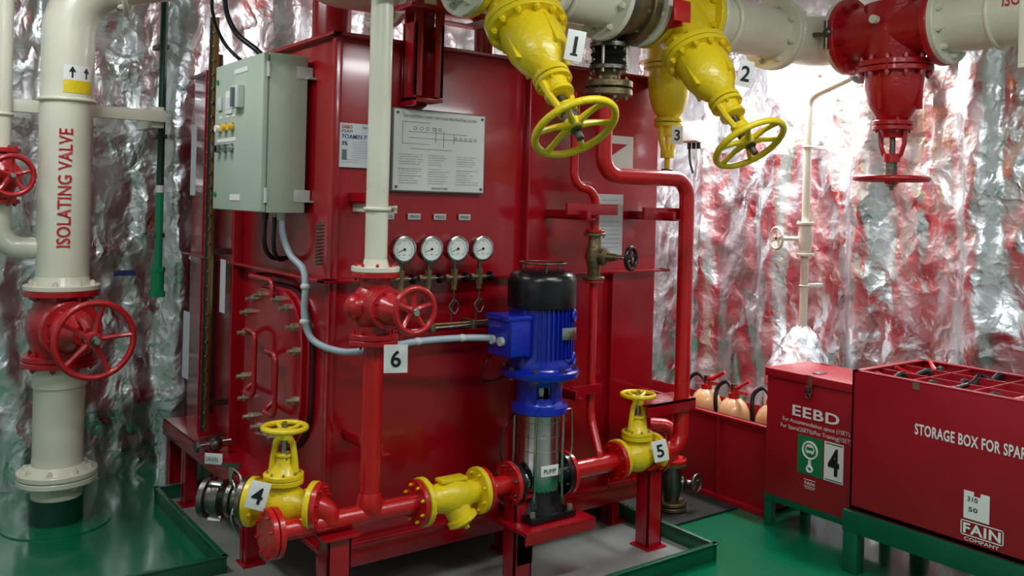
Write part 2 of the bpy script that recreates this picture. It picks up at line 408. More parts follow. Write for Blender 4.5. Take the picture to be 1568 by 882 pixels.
for (xa,za,xb,zb) in ((1.80,1.92,1.93,1.92),(1.80,1.92,1.80,1.83),(1.80,1.83,1.93,1.83),(1.83,1.88,2.12,1.88),(1.83,1.855,2.15,1.855),(1.96,1.90,1.96,1.84),(2.0,1.89,2.0,1.82),(2.05,1.88,2.05,1.84),(1.84,1.81,2.04,1.81)): ln(b,xa,za,xb,zb)
for i in range(5):
    b.torus((2.06+i*.025,yb-.0045,1.862),Y,.006,.0009,'txtgry',14,4);b.torus((1.86+i*.03,yb-.0045,1.895),Y,.007,.0009,'txtgry',14,4)
random.seed(2)
for col in range(3):
    for r in range(13):
        if r in(5,): continue
        xa=1.785+col*.14;w_=.06+random.random()*.055;zz=1.785-r*.0098
        b.text(''.join(random.choice('abcdefghimnoprst ') for _ in range(18)),(xa,yb-.004,zz),X,Z,'txtgry',w=w_,h=.005,align='L')
b.text('MANUFACTURER',(1.985,yb-.004,1.647),X,Z,'txtblk',w=.08,h=.009)
b.done()
b=O('product_label_sign')
b.bx((1.53,TY0-.016,1.72),(1.69,TY0-.012,1.895),'paper')
b.text('SABO',(1.56,TY0-.017,1.88),X,Z,'txtred',w=.045,h=.014,bold=.02);b.text('hydral',(1.65,TY0-.017,1.88),X,Z,'txtblu',w=.045,h=.012)
b.text('FOAM',(1.56,TY0-.017,1.863),X,Z,'txtblk',w=.045,h=.011)
b.text('FOAMIN P 3%',(1.61,TY0-.017,1.842),X,Z,'txtblu',w=.14,h=.018,bold=.01);b.text('3%',(1.55,TY0-.017,1.815),X,Z,'txtblk',h=.016,bold=.02)
for i in range(10): b.text('lorem ipsum dolor sit',(1.585 if i<8 else 1.54,TY0-.017,1.822-i*.009),X,Z,'txtgry',w=.085,h=.004,align='L')
b.bx((1.54,TY0-.018,1.75),(1.56,TY0-.016,1.79),'txtgry');b.done()
b=O('warning_sign')
b.bx((2.93,TY0-.014,1.775),(3.13,TY0-.01,1.94),'white');b.add([V((2.96,TY0-.0155,1.90)),V((2.965,TY0-.0155,1.83)),V((3.09,TY0-.0155,1.90))],[(0,1,2)],'txtred')
b.bx((2.95,TY0-.016,1.80),(2.957,TY0-.014,1.915),'txtred');b.done()
b=O('notice_sheet')
b.bx((2.90,TY0-.014,1.35),(3.07,TY0-.011,1.65),'paper')
for i in range(12): b.text('notice to operators text',(2.985,TY0-.015,1.62-i*.021),X,Z,'txtgry',w=.12,h=.007)
b.done()
for i in range(4):
    b=O('name_plate');xx=1.753+.126*i;b.bx((xx-.03,TY0-.012,1.515),(xx+.03,TY0-.008,1.54),'gtrim',.001);b.text('PRESS',(xx,TY0-.013,1.5275),X,Z,'txtblk',w=.045,h=.012);b.done()

# ---------------------------------------------------------------- gauges
for i in range(4):
    xx=1.753+.126*i;gy=3.10;gz=1.40
    g=O('pressure_gauge')
    n=V((0,-1,0))
    g.lathe([(0,0),(.046,0),(.05,.004),(.05,.034),(.053,.038),(.053,.046),(.047,.048),(.046,.042),(0,.042)],(xx,gy+.02,gz),n,'steel',32)
    g.cyl((xx,gy-.0225,gz),(xx,gy-.0235,gz),.045,'white',seg=32)
    for q in range(25):
        a=math.radians(-45+q*270/24);d=V((math.cos(a),0,math.sin(a)));ll=.006 if q%4 else .011
        g.box(V((xx,gy-.0245,gz))+d*(.04-ll/2),(ll,.001,.0014),'txtblk',xd=d,zd=V((0,-1,0)).cross(d))
    a=math.radians(200);d=V((math.cos(a),0,math.sin(a)));g.box(V((xx,gy-.026,gz))+d*.014,(.04,.001,.002),'txtblk',xd=d,zd=V((0,-1,0)).cross(d))
    g.cyl((xx,gy-.023,gz),(xx,gy-.028,gz),.005,'txtblk',seg=12);g.text('bar',(xx,gy-.0245,gz-.02),X,Z,'txtblk',h=.006)
    g.cyl((xx,gy,gz-.05),(xx,gy,gz-.09),.009,'dsteel',seg=12);g.cyl((xx,gy,gz-.085),(xx,gy,gz-.15),.016,'bronze',seg=6)
    g.cyl((xx-.03,gy,gz-.12),(xx+.03,gy,gz-.12),.012,'bronze',seg=12);g.cyl((xx+.03,gy,gz-.12),(xx+.055,gy,gz-.12),.006,'steel');g.cyl((xx+.05,gy,gz-.12),(xx+.062,gy,gz-.12),.022,'black',seg=12)
    g.cyl((xx-.03,gy,gz-.12),(xx-.045,gy,gz-.12),.016,'bronze',seg=6);g.cyl((xx,gy,gz-.15),(xx,gy,gz-.17),.011,'brass',seg=6)
    if i in(2,3):
        g.cable([(xx,gy,gz-.17),(xx,gy,gz-.21),(xx-.02,gy,gz-.24),(xx,gy-.01,gz-.27),(xx+.02,gy-.01,gz-.24),(xx,gy-.015,gz-.215),(xx-.01,gy,gz-.26),(xx-.01,gy,gz-.33)],.004,'dsteel')
    else: g.cable([(xx,gy,gz-.16),(xx,gy,gz-.2),(xx,gy,gz-.33)],.004,'dsteel')
    g.done()
t=O('gauge_tubing_rail');t.bx((1.68,3.15,1.065),(2.25,3.165,1.07),'tank');t.bx((1.68,3.165,1.04),(2.25,3.168,1.07),'tank')
t.cable([(1.75,3.1,1.072),(1.9,3.1,1.075),(2.3,3.1,1.08),(2.36,3.12,1.06)],.006,'steel');t.cable([(1.9,3.1,1.09),(2.1,3.1,1.09),(2.28,3.1,1.095)],.005,'brass')
for x in (1.9,2.1,2.22): t.bx((x-.01,3.08,1.06),(x+.01,3.17,1.10),'bronze',.002)
t.cable([(2.2,3.05,.98),(2.14,3.04,.93),(2.12,3.05,.86),(2.18,3.06,.84),(2.26,3.05,.86)],.004,'black')
t.cable([(2.2,2.99,.50),(2.19,3.0,.58),(2.22,3.0,.66),(2.28,3.02,.70)],.004,'black')
t.bx((1.70,3.15,1.27),(2.25,3.2,1.285),'tank');t.done()

# ---------------------------------------------------------------- front manifold
MY,MZ=2.95,.43
p=O('foam_manifold_pipe')
p.flange((1.172,MY,MZ),X,.088,.02,'red',8,'red');p.flange((1.196,MY,MZ),X,.088,.02,'red',8,'red',bl=.012)
p.tube([(1.2,MY,MZ),(1.77,MY,MZ)],.036,'red')
p.flange((1.765,MY,MZ),X,.088,.018,'red',8,'yellow')
p.tube([(1.56,MY,MZ),(1.56,MY,1.09)],.038,'red')
p.lathe([(.036,-.02),(.046,.0),(.052,.03),(.04,.07)],(1.56,MY,MZ+.01),Z,'red')
p.tube([(2.06,MY,MZ),(2.22,MY,MZ)],.04,'red');p.flange((2.075,MY,MZ),X,.088,.018,'red',8,'yellow');p.flange((2.205,MY,MZ),X,.092,.02,'red',8,'dsteel')
p.tube([(2.50,MY,MZ),(2.82,MY,MZ)],.04,'red');p.flange((2.51,MY,MZ),X,.092,.02,'red',8,'dsteel');p.flange((2.805,MY,MZ),X,.09,.02,'red',8,'red')
p.tube([(3.06,MY,MZ),(3.235,MY,MZ),(3.235,MY,1.73),(2.685,MY,1.73),(2.685,MY,2.08)],.037,'red',.09)
p.flange((3.075,MY,MZ),X,.088,.018,'red',8,'red')
for z in (.62,): p.torus((3.235,MY,z),Z,.04,.008,'red')
bd=V((-.7,.7,0)).normalized()
VC=V((1.262,3.047,.49))
p.tube([(1.40,MY,MZ),V((1.385,MY+.0,MZ+.045)),VC-bd*.12],.042,'red',.04)
p.flange(VC-bd*.137,bd,.085,.02,'red',8,'red')
p.tube([(2.60,3.05,2.1),(2.60,3.05,1.68),(2.735,3.05,1.66),(2.735,3.05,1.46)],.019,'red',.06)
p.tube([(2.735,3.05,1.26),(2.735,3.05,.62),(2.71,MY,.47),(2.71,MY,MZ)],.019,'red',.04)
p.flange((2.735,3.05,1.475),Z,.045,.012,'red',4,'dsteel');p.flange((2.735,3.05,1.245),Z,.045,.012,'red',4,'dsteel')
for x in (1.42,2.25,3.02):
    p.bx((x-.045,2.90,.006),(x+.045,2.91,MZ-.05),'tank',.001);p.bx((x-.045,2.90,.006),(x-.037,2.98,MZ-.05),'tank',.001);p.bx((x+.037,2.90,.006),(x+.045,2.98,MZ-.05),'tank',.001)
    p.bx((x-.06,2.88,.006),(x+.06,3.0,.014),'tank');p.bx((x-.07,2.88,MZ-.05),(x+.07,3.02,MZ-.04),'tank',.001)
p.bx((2.17,2.78,.265),(2.54,3.14,.28),'tank',.002);p.bx((2.17,2.78,.23),(2.54,2.79,.28),'tank',.002)
p.bx((2.22,2.9,.1),(2.3,3.0,.265),'tank');p.done()

p=O('cream_riser_pipe')
p.tube([(1.56,MY,1.335),(1.56,MY,H-.002)],.042,'cream');p.flange((1.56,MY,1.338),Z,.09,.02,'cream',8,'red')
p.lathe([(.05,0),(.043,.03)],(1.56,MY,1.345),Z,'cream')
p.torus((1.56,MY,1.56),Z,.045,.008,'cream');p.bx((1.60,MY-.01,1.545),(1.64,TY0,1.575),'cream',.002);p.cyl((1.62,MY-.03,1.56),(1.62,MY+.0,1.56),.008,'bolt',seg=6);p.done()
v=O('angle_gate_valve')
v.flange((1.56,MY,1.317),Z,.09,.02,'red2',8,'red2');v.flange((1.56,MY,1.09),Z,.09,.02,'red2',8,'red2');v.flange((1.56,MY,1.068),Z,.09,.02,'red2',8,'red2')
v.sph((1.56,MY,1.20),.088,'red2',(1,.95,1.15));v.cyl((1.56,MY,1.1),(1.56,MY,1.31),.06,'red2')
v.sph((1.49,MY,1.20),.05,'red2')
v.flange((1.56,MY-.085,1.20),Y,.075,.02,'red2',8,'bolt');v.flange((1.56,MY-.107,1.20),Y,.075,.018,'red2',8,'red2')
v.lathe([(.06,0),(.045,.05),(.028,.09),(.03,.12),(0,.12)],(1.56,MY-.11,1.20),-Y,'red2')
v.cyl((1.56,MY-.2,1.205),(1.56,MY-.31,1.21),.011,'steel')
v.wheel((1.56,2.655,1.215),-Y,.088,.011,'red2',5,'steel')
tag(v,(1.56,2.78,1.03),'6',n=(-.35,-.9,0.05),w=.085,h=.1);v.done()

v=O('check_valve')
v.flange((1.79,MY,MZ),X,.093,.022,'yellow',8,'yellow');v.flange((2.05,MY,MZ),X,.093,.022,'yellow',8,'yellow')
v.lathe([(.05,0),(.045,.03),(.06,.08),(.072,.13),(.06,.18),(.045,.23),(.05,.26)],(1.79,MY,MZ),X,'yellow')
d=V((.35,-.35,-.85)).normalized()
v.lathe([(.055,0),(.052,.06),(.05,.08),(.062,.085),(.062,.105),(.03,.12),(0,.12)],(1.92,MY,MZ-.005),d,'yellow');v.lathe([(.012,0),(.012,.02),(0,.02)],V((1.92,MY,MZ))+d*.12,d,'yellow',6)
v.bx((1.86,MY-.03,MZ+.06),(1.98,MY+.03,MZ+.075),'yellow',.006);v.done()

def globe(name,c,ax,hz,tg=None,tagpos=None,fr=.088,hl=.115,wr=.086):
    c=V(c);ax=V(ax).normalized();v=O(name)
    v.flange(c-ax*hl,ax,fr,.022,'yellow',8,'yellow');v.flange(c+ax*hl,ax,fr,.022,'yellow',8,'yellow')
    v.lathe([(.05,-hl),(.047,-hl*.7),(.066,-hl*.4),(.078,0),(.066,hl*.4),(.047,hl*.7),(.05,hl)],c,ax,'yellow')
    v.lathe([(.06,0),(.056,.07)],c,Z,'yellow')
    v.flange(c+Z*.085,Z,.072,.018,'yellow',8,'yellow');v.flange(c+Z*.104,Z,.072,.016,'yellow',8,'bolt')
    v.lathe([(.055,.11),(.04,.13),(.028,.15),(.026,.17),(0,.17)],c,Z,'yellow')
    for s in(-1,1):
        v.sweep([c+ax*s*.042+Z*.12,c+ax*s*.040+Z*.17,c+ax*s*.032+Z*.22,c+ax*s*.012+Z*.245],[.016,.012,.012,.014],'yellow',8)
    v.cyl(c+Z*.235,c+Z*.262,.026,'yellow');v.cyl(c+Z*.15,c+Z*(hz+.02),.009,'steel');v.flange(c+Z*.178,Z,.03,.01,'yellow',2,'bolt',br=.006)
    v.wheel(c+Z*hz,Z,wr,.010,'yellow',5,'steel')
    if tg: tag(v,tagpos,tg[0],n=tg[1],tilt=tg[2],w=.07,h=.095)
    return v
v=globe('globe_valve',VC,bd,.275,('4',V((-.5,-.85,.1)),-.25),VC+V((-.115,-.055,.065)));v.done()
v=globe('globe_valve',(2.94,MY,.44),X,.28,('5',V((-.45,-.87,.1)),.2),(2.98,2.84,.48));v.done()
v=O('hose_coupling')
c0=VC+bd*.13
v.flange(c0+bd*.01,bd,.085,.02,'dsteel',8,'bolt')
v.lathe([(.05,0),(.05,.03),(.062,.035),(.062,.05),(.05,.055),(.045,.07),(.07,.075),(.07,.10),(.055,.105),(.055,.125),(.07,.13),(.07,.15),(.04,.155),(0,.155)],c0+bd*.02,bd,'dsteel')
for a in (0,2.1,4.2):
    q=basis(bd)@V((math.cos(a),math.sin(a),0));v.box(c0+bd*.11+q*.07,(.02,.02,.05),'steel',xd=q,zd=bd,bev=.004)
P=c0+bd*.07+Z*.06
v.cable([P,P+V((-.01,-.05,.02)),P+V((0,-.08,-.06)),P+V((.01,-.08,-.14))],.004,'steel');v.cable([P+Z*.06,P+V((.02,-.04,.03)),P+V((.01,-.06,-.03)),P+V((-.02,-.07,-.1)),P+V((.01,-.07,-.18))],.005,'steel')
v.cyl(P-Z*.02,P+Z*.06,.01,'steel');v.box(P+Z*.065,(.07,.015,.015),'dsteel',xd=bd);v.done()
v=O('drain_ball_valve')
v.cyl((1.45,4.15,.43),(1.30,4.15,.43),.02,'steel');v.sph((1.38,4.15,.43),.035,'dsteel');v.box((1.36,4.12,.475),(.12,.02,.008),'dsteel',bev=.002);v.cyl((1.30,4.15,.43),(1.285,4.15,.43),.03,'dsteel',seg=6)
v.plate((1.33,4.02,.40),(.3,-.95,.15),Z,.13,.05,.002,'white');v.text('DRAIN',(1.325,4.02,.40),(.3,-.95,.15),Z,'txtblk',w=.09,h=.02,off=.004);v.done()

v=O('bronze_valve')
c=V((2.735,3.05,1.36))
v.flange(c+Z*.10,Z,.05,.014,'bronze',4,'dsteel');v.flange(c-Z*.10,Z,.05,.014,'bronze',4,'dsteel');v.lathe([(.028,-.1),(.03,-.05),(.045,0),(.03,.05),(.028,.1)],c,Z,'bronze')
d=V((.3,-.95,0)).normalized();v.lathe([(.03,0),(.03,.04),(.04,.045),(.04,.06),(.02,.07),(.016,.12),(0,.12)],c,d,'bronze');v.cyl(c+d*.1,c+d*.2,.007,'steel');v.wheel(c+d*.19,d,.058,.009,'black',5,'steel');v.done()

# ---------------------------------------------------------------- pump
px,py=2.355,MY
u=O('vertical_multistage_pump')
u.bx((px-.12,py-.12,.282),(px+.12,py+.12,.31),'black',.006)
u.lathe([(.115,.305),(.105,.33),(.095,.36),(.092,.40),(.0,.40)],(px,py,0),Z,'black')
for a in range(4):
    q=V((math.cos(a*PI/2+PI/4),math.sin(a*PI/2+PI/4),0));u.cyl(V((px,py,.31))+q*.14,V((px,py,.33))+q*.14,.012,'bolt',seg=6)
    u.cyl(V((px,py,.33))+q*.104,V((px,py,.75))+q*.104,.006,'steel',seg=8);u.cyl(V((px,py,.33))+q*.104,V((px,py,.36))+q*.104,.014,'dsteel',seg=6)
u.lathe([(.085,.36),(.092,.37),(.092,.50),(.089,.505),(.089,.72),(0,.72)],(px,py,0),Z,'steel',40)
for z in (.50,.56,.62,.68): u.torus((px,py,z),Z,.089,.0018,'dsteel',40,6)
u.cyl((px-.15,py,MZ),(px+.15,py,MZ),.05,'steel');u.flange((px-.128,py,MZ),X,.09,.02,'black',8,'dsteel');u.flange((px+.128,py,MZ),X,.09,.02,'black',8,'dsteel')
u.plate((px-.01,py-.093,.485),(.95,-.1,0),Z,.085,.045,.003,'white');u.text('PUMP',(px-.01,py-.094,.485),(.95,-.1,0),Z,'txtblk',w=.06,h=.018,off=.003)
u.lathe([(0,.715),(.118,.715),(.122,.72),(.122,.745),(.10,.752),(.092,.765),(.092,.78),(.07,.78)],(px,py,0),Z,'blue',36)
for a in range(4):
    q=V((math.cos(a*PI/2+.35),math.sin(a*PI/2+.35),0));u.box(V((px,py,.81))+q*.08,(.022,.075,.12),'blue',xd=q,bev=.004)
u.cyl((px,py,.75),(px,py,.87),.028,'steel');u.cyl((px,py,.77),(px,py,.83),.045,'steel')
u.lathe([(.07,.83),(.092,.83),(.095,.855),(.105,.866),(.162,.87),(.165,.875),(.165,.895),(.16,.90),(.14,.905),(.13,.92),(.0,.92)],(px,py,0),Z,'blue',40)
for a in range(8):
    q=V((math.cos(a*PI/4),math.sin(a*PI/4),0));u.cyl(V((px,py,.86))+q*.150,V((px,py,.915))+q*.150,.010,'dsteel',seg=6)
u.lathe([(.135,.90),(.138,.93),(.125,.955),(.125,1.17),(0,1.17)],(px,py,0),Z,'blue',40)
for a in range(40):
    t_=2*PI*a/40;q=V((math.cos(t_),math.sin(t_),0))
    if q.x<-.75: continue
    u.box(V((px,py,1.055))+q*.132,(.018,.004,.21),'blue',xd=q)
u.lathe([(.13,1.155),(.145,1.16),(.147,1.17),(.147,1.27),(.14,1.295),(.12,1.31),(.08,1.318),(0,1.318)],(px,py,0),Z,'black',40)
for a in range(3):
    q=V((math.cos(a*2.1),math.sin(a*2.1),0));u.cyl(V((px,py,1.31))+q*.09,V((px,py,1.345))+q*.09,.006,'dsteel',seg=8)
u.torus((px,py,1.345),Z,.10,.004,'dsteel')
u.bx((px-.225,py-.08,.965),(px-.11,py+.08,1.12),'blue',.012);u.bx((px-.235,py-.085,1.115),(px-.11,py+.085,1.137),'blue',.008);u.bx((px-.225,py-.092,.975),(px-.13,py-.08,1.11),'blue',.006)
for s_ in(-.03,.03): u.cyl((px-.24,py+s_,1.03),(px-.22,py+s_,1.03),.018,'gtrim')
u.plate((px+.03,py-.148,1.06),(.98,-.1,0),Z,.07,.05,.002,'steel')
u.torus((px+.075,py-.125,1.13),V((.6,-.8,0)),.022,.007,'blue');u.torus((px+.075,py-.125,.95),V((.6,-.8,0)),.022,.007,'blue')
u.cable([(px+.05,py-.1,.73),(px+.1,py-.09,.73),(px+.14,py-.05,.70),(px+.145,py-.05,.55),(px+.12,py-.05,.48)],.004,'steel')
u.done()

# ---------------------------------------------------------------- overhead header
HY,HZ=2.83,2.48
def bigvalve(xc,num,dx=0):
    v=O('gate_valve')
    h=V((xc,HY,HZ));w=V((xc,2.375,1.865));s=(w-h).normalized();L=(w-h).length
    for sx in(-1,1):
        v.flange(h+X*sx*.15,X,.18,.03,'yellow',8,'yellow')
        v.lathe([(.13,0),(.125,.1),(.14,.14)],h+X*sx*.0,X*sx,'yellow')
    v.lathe([(.14,-.13),(.15,-.05),(.145,.08),(.13,.20),(.14,.235)],h,s,'yellow',32,(1,.8),X)
    v.lathe([(0,-.15),(.10,-.145),(.14,-.13)],h,s,'yellow',32,(1,.8),X)
    v.flange(h+s*.245,s,.168,.024,'yellow',12,'yellow',sc=(1,.82),xref=X,bc=.88);v.flange(h+s*.272,s,.168,.022,'yellow',12,'yellow',sc=(1,.82),xref=X,bc=.88,bl=.026)
    v.lathe([(.122,.283),(.128,.33),(.122,.40),(.10,.455),(.068,.50),(.05,.52)],h,s,'yellow',32,(1,.85),X)
    for a in (0,PI):
        q=basis(s,X)@V((math.cos(a),math.sin(a),0));v.box(h+s*.37+q*.112,(.03,.012,.16),'yellow',xd=q,zd=s,bev=.004)
    q=basis(s,X)@V((0,1,0))
    for qq in (q,-q): v.box(h+s*.37+qq*.096,(.03,.012,.14),'yellow',xd=qq,zd=s,bev=.004)
    v.flange(h+s*.525,s,.07,.022,'yellow',4,'yellow');v.flange(h+s*.55,s,.07,.018,'yellow',4,'yellow')
    v.lathe([(.05,.55),(.045,.59),(.055,.60),(.055,.615),(.03,.62),(0,.62)],h,s,'yellow')
    for a in (0,PI):
        qq=basis(s,X)@V((math.cos(a),math.sin(a),0));v.sweep([h+s*.56+qq*.055,h+s*.62+qq*.05,h+s*.68+qq*.03],[.016,.013,.014],'yellow',8)
    v.cyl(h+s*.665,h+s*.70,.038,'yellow');v.cyl(h+s*.6,h+s*(L+.05),.014,'dsteel');v.cyl(h+s*.70,h+s*.735,.03,'dsteel',seg=8)
    v.wheel(w,s,.165,.014,'yellow',6,'dsteel',dish=.08)
    tag(v,h+s*.385+V((.055,-.148,.0)),num,n=V((-.35,-.9,-.1)),w=.07,h=.11,tilt=-.12)
    return v.done()
bigvalve(2.025,'1');bigvalve(2.975,'2')
p=O('overhead_header_pipe')
r=.128
def flX(x,m='cream'): p.flange((x,HY,HZ),X,.18,.026,m,8,m)
p.tube([(1.0,HY,HZ),(1.83,HY,HZ)],r,'cream');flX(1.845)
flX(2.205);p.tube([(2.20,HY,HZ),(2.56,HY,HZ)],r,'cream',seg=28);flX(2.56)
p.flange((2.60,HY,HZ),X,.165,.05,'dsteel',8,'bolt');p.flange((2.73,HY,HZ),X,.165,.05,'bronze',8,'bolt');p.cyl((2.58,HY,HZ),(2.76,HY,HZ),.14,'bronze');flX(2.78)
p.cyl((2.78,HY,HZ),(2.81,HY,HZ),r,'cream')
flX(3.157)
p.tube([(3.15,HY,HZ),(4.05,HY,HZ),(4.05,2.63,HZ)],r,'cream',.19,28)
flX(3.70);flX(3.73)
p.flange((4.05,2.64,HZ),Y,.19,.026,'cream',8,'cream')
p.flange((4.05,2.11,HZ),Y,.19,.03,'cream',10,'cream');p.tube([(4.05,2.1,HZ),(4.05,.2,HZ),(4.05,.2,H-.002)],.142,'cream',.2,28)
p.torus((4.05,1.88,HZ),Y,.142,.012,'cream')
p.text('ISOLATING VALVE',(4.05-.142,1.60,HZ+.03),-Y,Z,'txtred',w=.42,h=.052,wrap=((4.05,0,HZ),Y,.142),bold=.01)
for yy in (1.70,1.2):
    p.bx((3.98,yy-.03,HZ-.24),(4.12,yy+.03,HZ-.13),'cream',.004);p.bx((3.93,yy-.05,HZ-.255),(4.17,yy+.05,HZ-.235),'cream',.002)
    p.bx((3.86,yy-.02,HZ-.25),(3.89,yy+.02,H-.002),'cream',.002);p.bx((3.86,yy-.02,HZ-.27),(4.22,yy+.02,HZ-.25),'cream',.002)
for xx in (2.3,3.3):
    p.torus((xx,HY,HZ),X,r+.008,.012,'cream');p.cyl((xx,HY,HZ+r),(xx,HY,H-.002),.02,'cream')
p.cyl((3.86,HY-.13,HZ),(3.86,HY-.2,HZ-.01),.012,'dsteel');p.sph((3.86,HY-.21,HZ),.025,'dsteel');p.cyl((3.86,HY-.2,HZ-.08),(3.86,HY-.2,HZ+.06),.012,'dsteel')
p.bx((2.79,2.60,2.36),(2.80,2.74,2.47),'red',.002);p.bx((2.74,2.595,2.38),(2.84,2.605,2.47),'red',.003)
p.done()
p=O('pipe_support_bracket')
p.bx((1.80,3.12,1.98),(1.815,3.22,2.32),'tank',.002);p.bx((1.80,3.12,2.02),(1.84,3.13,H-.002),'tank',.002);p.bx((1.925,3.12,2.02),(1.94,3.22,2.32),'tank',.002);p.bx((1.90,3.12,2.02),(1.94,3.13,H-.002),'tank',.002);p.bx((1.80,3.12,2.0),(1.94,3.22,2.015),'tank',.002);p.bx((1.80,3.2,2.0),(1.94,3.21,2.4),'tank');p.bx((1.74,3.05,2.36),(2.1,3.2,2.38),'tank',.003)
p.done()
p=O('bronze_reducing_valve')
q=(2.685,MY-.02)
p.flange((*q,2.095),Z,.108,.03,'bronze',8,'bolt');p.flange((*q,2.132),Z,.108,.03,'bronze',8,'bolt');p.lathe([(.06,2.14),(.05,2.17),(.065,2.2)],(*q,0),Z,'bronze')
p.flange((*q,2.205),Z,.088,.022,'dsteel',8,'bolt');p.lathe([(.075,2.21),(.085,2.225),(.06,2.245),(.085,2.265),(.06,2.28),(.08,2.295)],(*q,0),Z,'rubber');p.flange((*q,2.305),Z,.088,.022,'dsteel',8,'bolt');p.lathe([(.05,2.31),(.05,2.4),(0,2.4)],(*q,0),Z,'bronze')
for a in range(4):
    t_=a*PI/2+.5;p.cyl((q[0]+.08*math.cos(t_),q[1]+.08*math.sin(t_),2.18),(q[0]+.08*math.cos(t_),q[1]+.08*math.sin(t_),2.34),.007,'bolt',seg=8)
p.done()
v=O('gate_valve')
h=V((3.27,3.12,2.42))
v.flange(h-Z*.10,Z,.13,.02,'yellow',8,'yellow');v.flange(h-Z*.125,Z,.13,.02,'yellow',8,'yellow')
v.lathe([(.11,.135),(.115,.2),(.105,.28),(.08,.35),(.05,.38)],h,-Z,'yellow',28,(1,.85));v.lathe([(.12,-.1),(.11,.1)],h,-Z,'yellow')
v.flange(h-Z*.39,Z,.07,.02,'yellow',4,'yellow');v.flange(h-Z*.415,Z,.07,.02,'yellow',4,'yellow');v.lathe([(.05,.42),(.04,.45),(.045,.47),(0,.47)],h,-Z,'yellow');v.cyl(h-Z*.4,h-Z*.66,.014,'yellow');v.sweep([h-Z*.4+X*.05,h-Z*.48+X*.05,h-Z*.56+X*.02],.014,'yellow',8);v.sweep([h-Z*.4-X*.05,h-Z*.48-X*.05,h-Z*.56-X*.02],.014,'yellow',8)
v.cyl(h-Z*.54,h-Z*.58,.035,'yellow');tag(v,h-Z*.47+V((-.02,-.08,0)),'3',n=(-.4,-.9,0),w=.06,h=.09);v.wheel(h-Z*.64,-Z,.03,.006,'dsteel',3);v.done()
p=O('tank_vent_pipe')
p.tube([(1.45,3.5,H-.002),(1.45,3.5,2.52),(3.1,3.5,2.52),(3.1,3.5,H-.002)],.11,'cream',.2,24);p.flange((1.9,3.5,2.52),X,.16,.03,'cream',8,'cream')
p.cyl((2.4,3.5,2.25),(2.4,3.5,2.45),.05,'tank');p.done()
p=O('tank_filling_pipe');p.tube([(1.75,3.8,2.25),(1.75,3.8,2.62),(3.2,3.8,2.62)],.09,'tank',.14,24);p.flange((1.75,3.8,2.28),Z,.13,.03,'tank',8,'tank');p.done()

# red valve right
v=O('gate_valve')
h=V((4.05,2.375,HZ))
for sy in(-1,1): v.flange(h+Y*sy*.235,Y,.195,.03,'red2',10,'red2');v.lathe([(.14,0),(.135,.12),(.14,.22)],h,Y*sy,'red2')
v.lathe([(0,-.16),(.15,-.13),(.17,0),(.15,.1),(.14,.15)],h,-Z,'red2',32,(.85,1))
v.flange(h-Z*.165,Z,.185,.026,'red2',12,'red2',sc=(.85,1),bc=.88);v.flange(h-Z*.195,Z,.185,.026,'red2',12,'red2',sc=(.85,1),bc=.88)
v.lathe([(.145,.20),(.14,.28),(.12,.36),(.085,.42),(.07,.44)],h,-Z,'red2',32,(.85,1))
v.box(h-Z*.3-X*.115,(.03,.014,.18),'red2',bev=.004);v.box(h-Z*.3-Y*.13,(.014,.03,.18),'red2',bev=.004)
v.flange(h-Z*.45,Z,.095,.022,'red2',4,'red2');v.flange(h-Z*.475,Z,.095,.02,'red2',4,'red2');v.lathe([(.06,.48),(.045,.52),(0,.52)],h,-Z,'red2')
for s_ in(-1,1): v.sweep([h-Z*.48+Y*s_*.065,h-Z*.55+Y*s_*.06,h-Z*.60+Y*s_*.045,h-Z*.625+Y*s_*.01],[.014,.012,.012,.016],'red2',8)
v.cyl(h-Z*.60,h-Z*.64,.04,'red2');v.cyl(h-Z*.5,h-Z*.76,.014,'dsteel');v.cyl(h-Z*.64,h-Z*.70,.028,'dsteel',seg=8);v.wheel(h-Z*.72,-Z,.178,.014,'red2',6,'dsteel',dish=-.02)
v.cyl(h+V((-.17,-.0,.03)),h+V((-.2,0,.03)),.02,'cream')
v.done()

# ---------------------------------------------------------------- left column
cx,cy=.81,4.72
p=O('isolating_line_pipe')
r=.118
p.tube([(cx,cy,1.15),(cx,cy,2.58),(cx+.5,cy-.1,2.70),(cx+.9,cy-.16,2.81)],r,'cream',.22,32)
fd=V((.5,-.1,.12)).normalized()
p.flange(V((cx+.21,cy-.043,2.63)),fd,.17,.025,'cream',8,'cream')
p.flange((cx,cy,1.135),Z,.17,.024,'cream',8,'cream')
p.lathe([(.13,0),(.118,.04)],(cx,cy,1.147),Z,'cream')
p.cyl((cx,cy,.70),(cx,cy,.27),.112,'cream',seg=32);p.flange((cx,cy,.245),Z,.178,.026,'cream',8,'cream');p.flange((cx,cy,.215),Z,.178,.026,'cream',8,'cream')
p.lathe([(.15,0),(.115,.03),(.112,.07)],(cx,cy,.257),Z,'cream')
p.cyl((cx,cy,.12),(cx,cy,.21),.112,'cream',seg=32);p.cyl((cx,cy,0),(cx,cy,.13),.118,'dgreen',seg=32);p.lathe([(.24,0),(.24,.006),(.12,.012),(0,.012)],(cx,cy,0),Z,'floor',40)
p.cyl((cx,cy,.66),(cx,cy,.775),.12,'cream',seg=32)
ca=math.atan2(-cy,-cx)
p.torus((cx,cy,2.03),Z,r+.004,.010,'cream')
p.arc((cx,cy,0),Z,r+.0015,ca-.15,ca+1.0,2.06,2.12,'yellow');p.arc((cx,cy,0),Z,r+.0015,ca-.15,ca+1.0,2.12,2.19,'white')
nrm=V((math.cos(ca),math.sin(ca),0));rt=Z.cross(nrm).normalized()
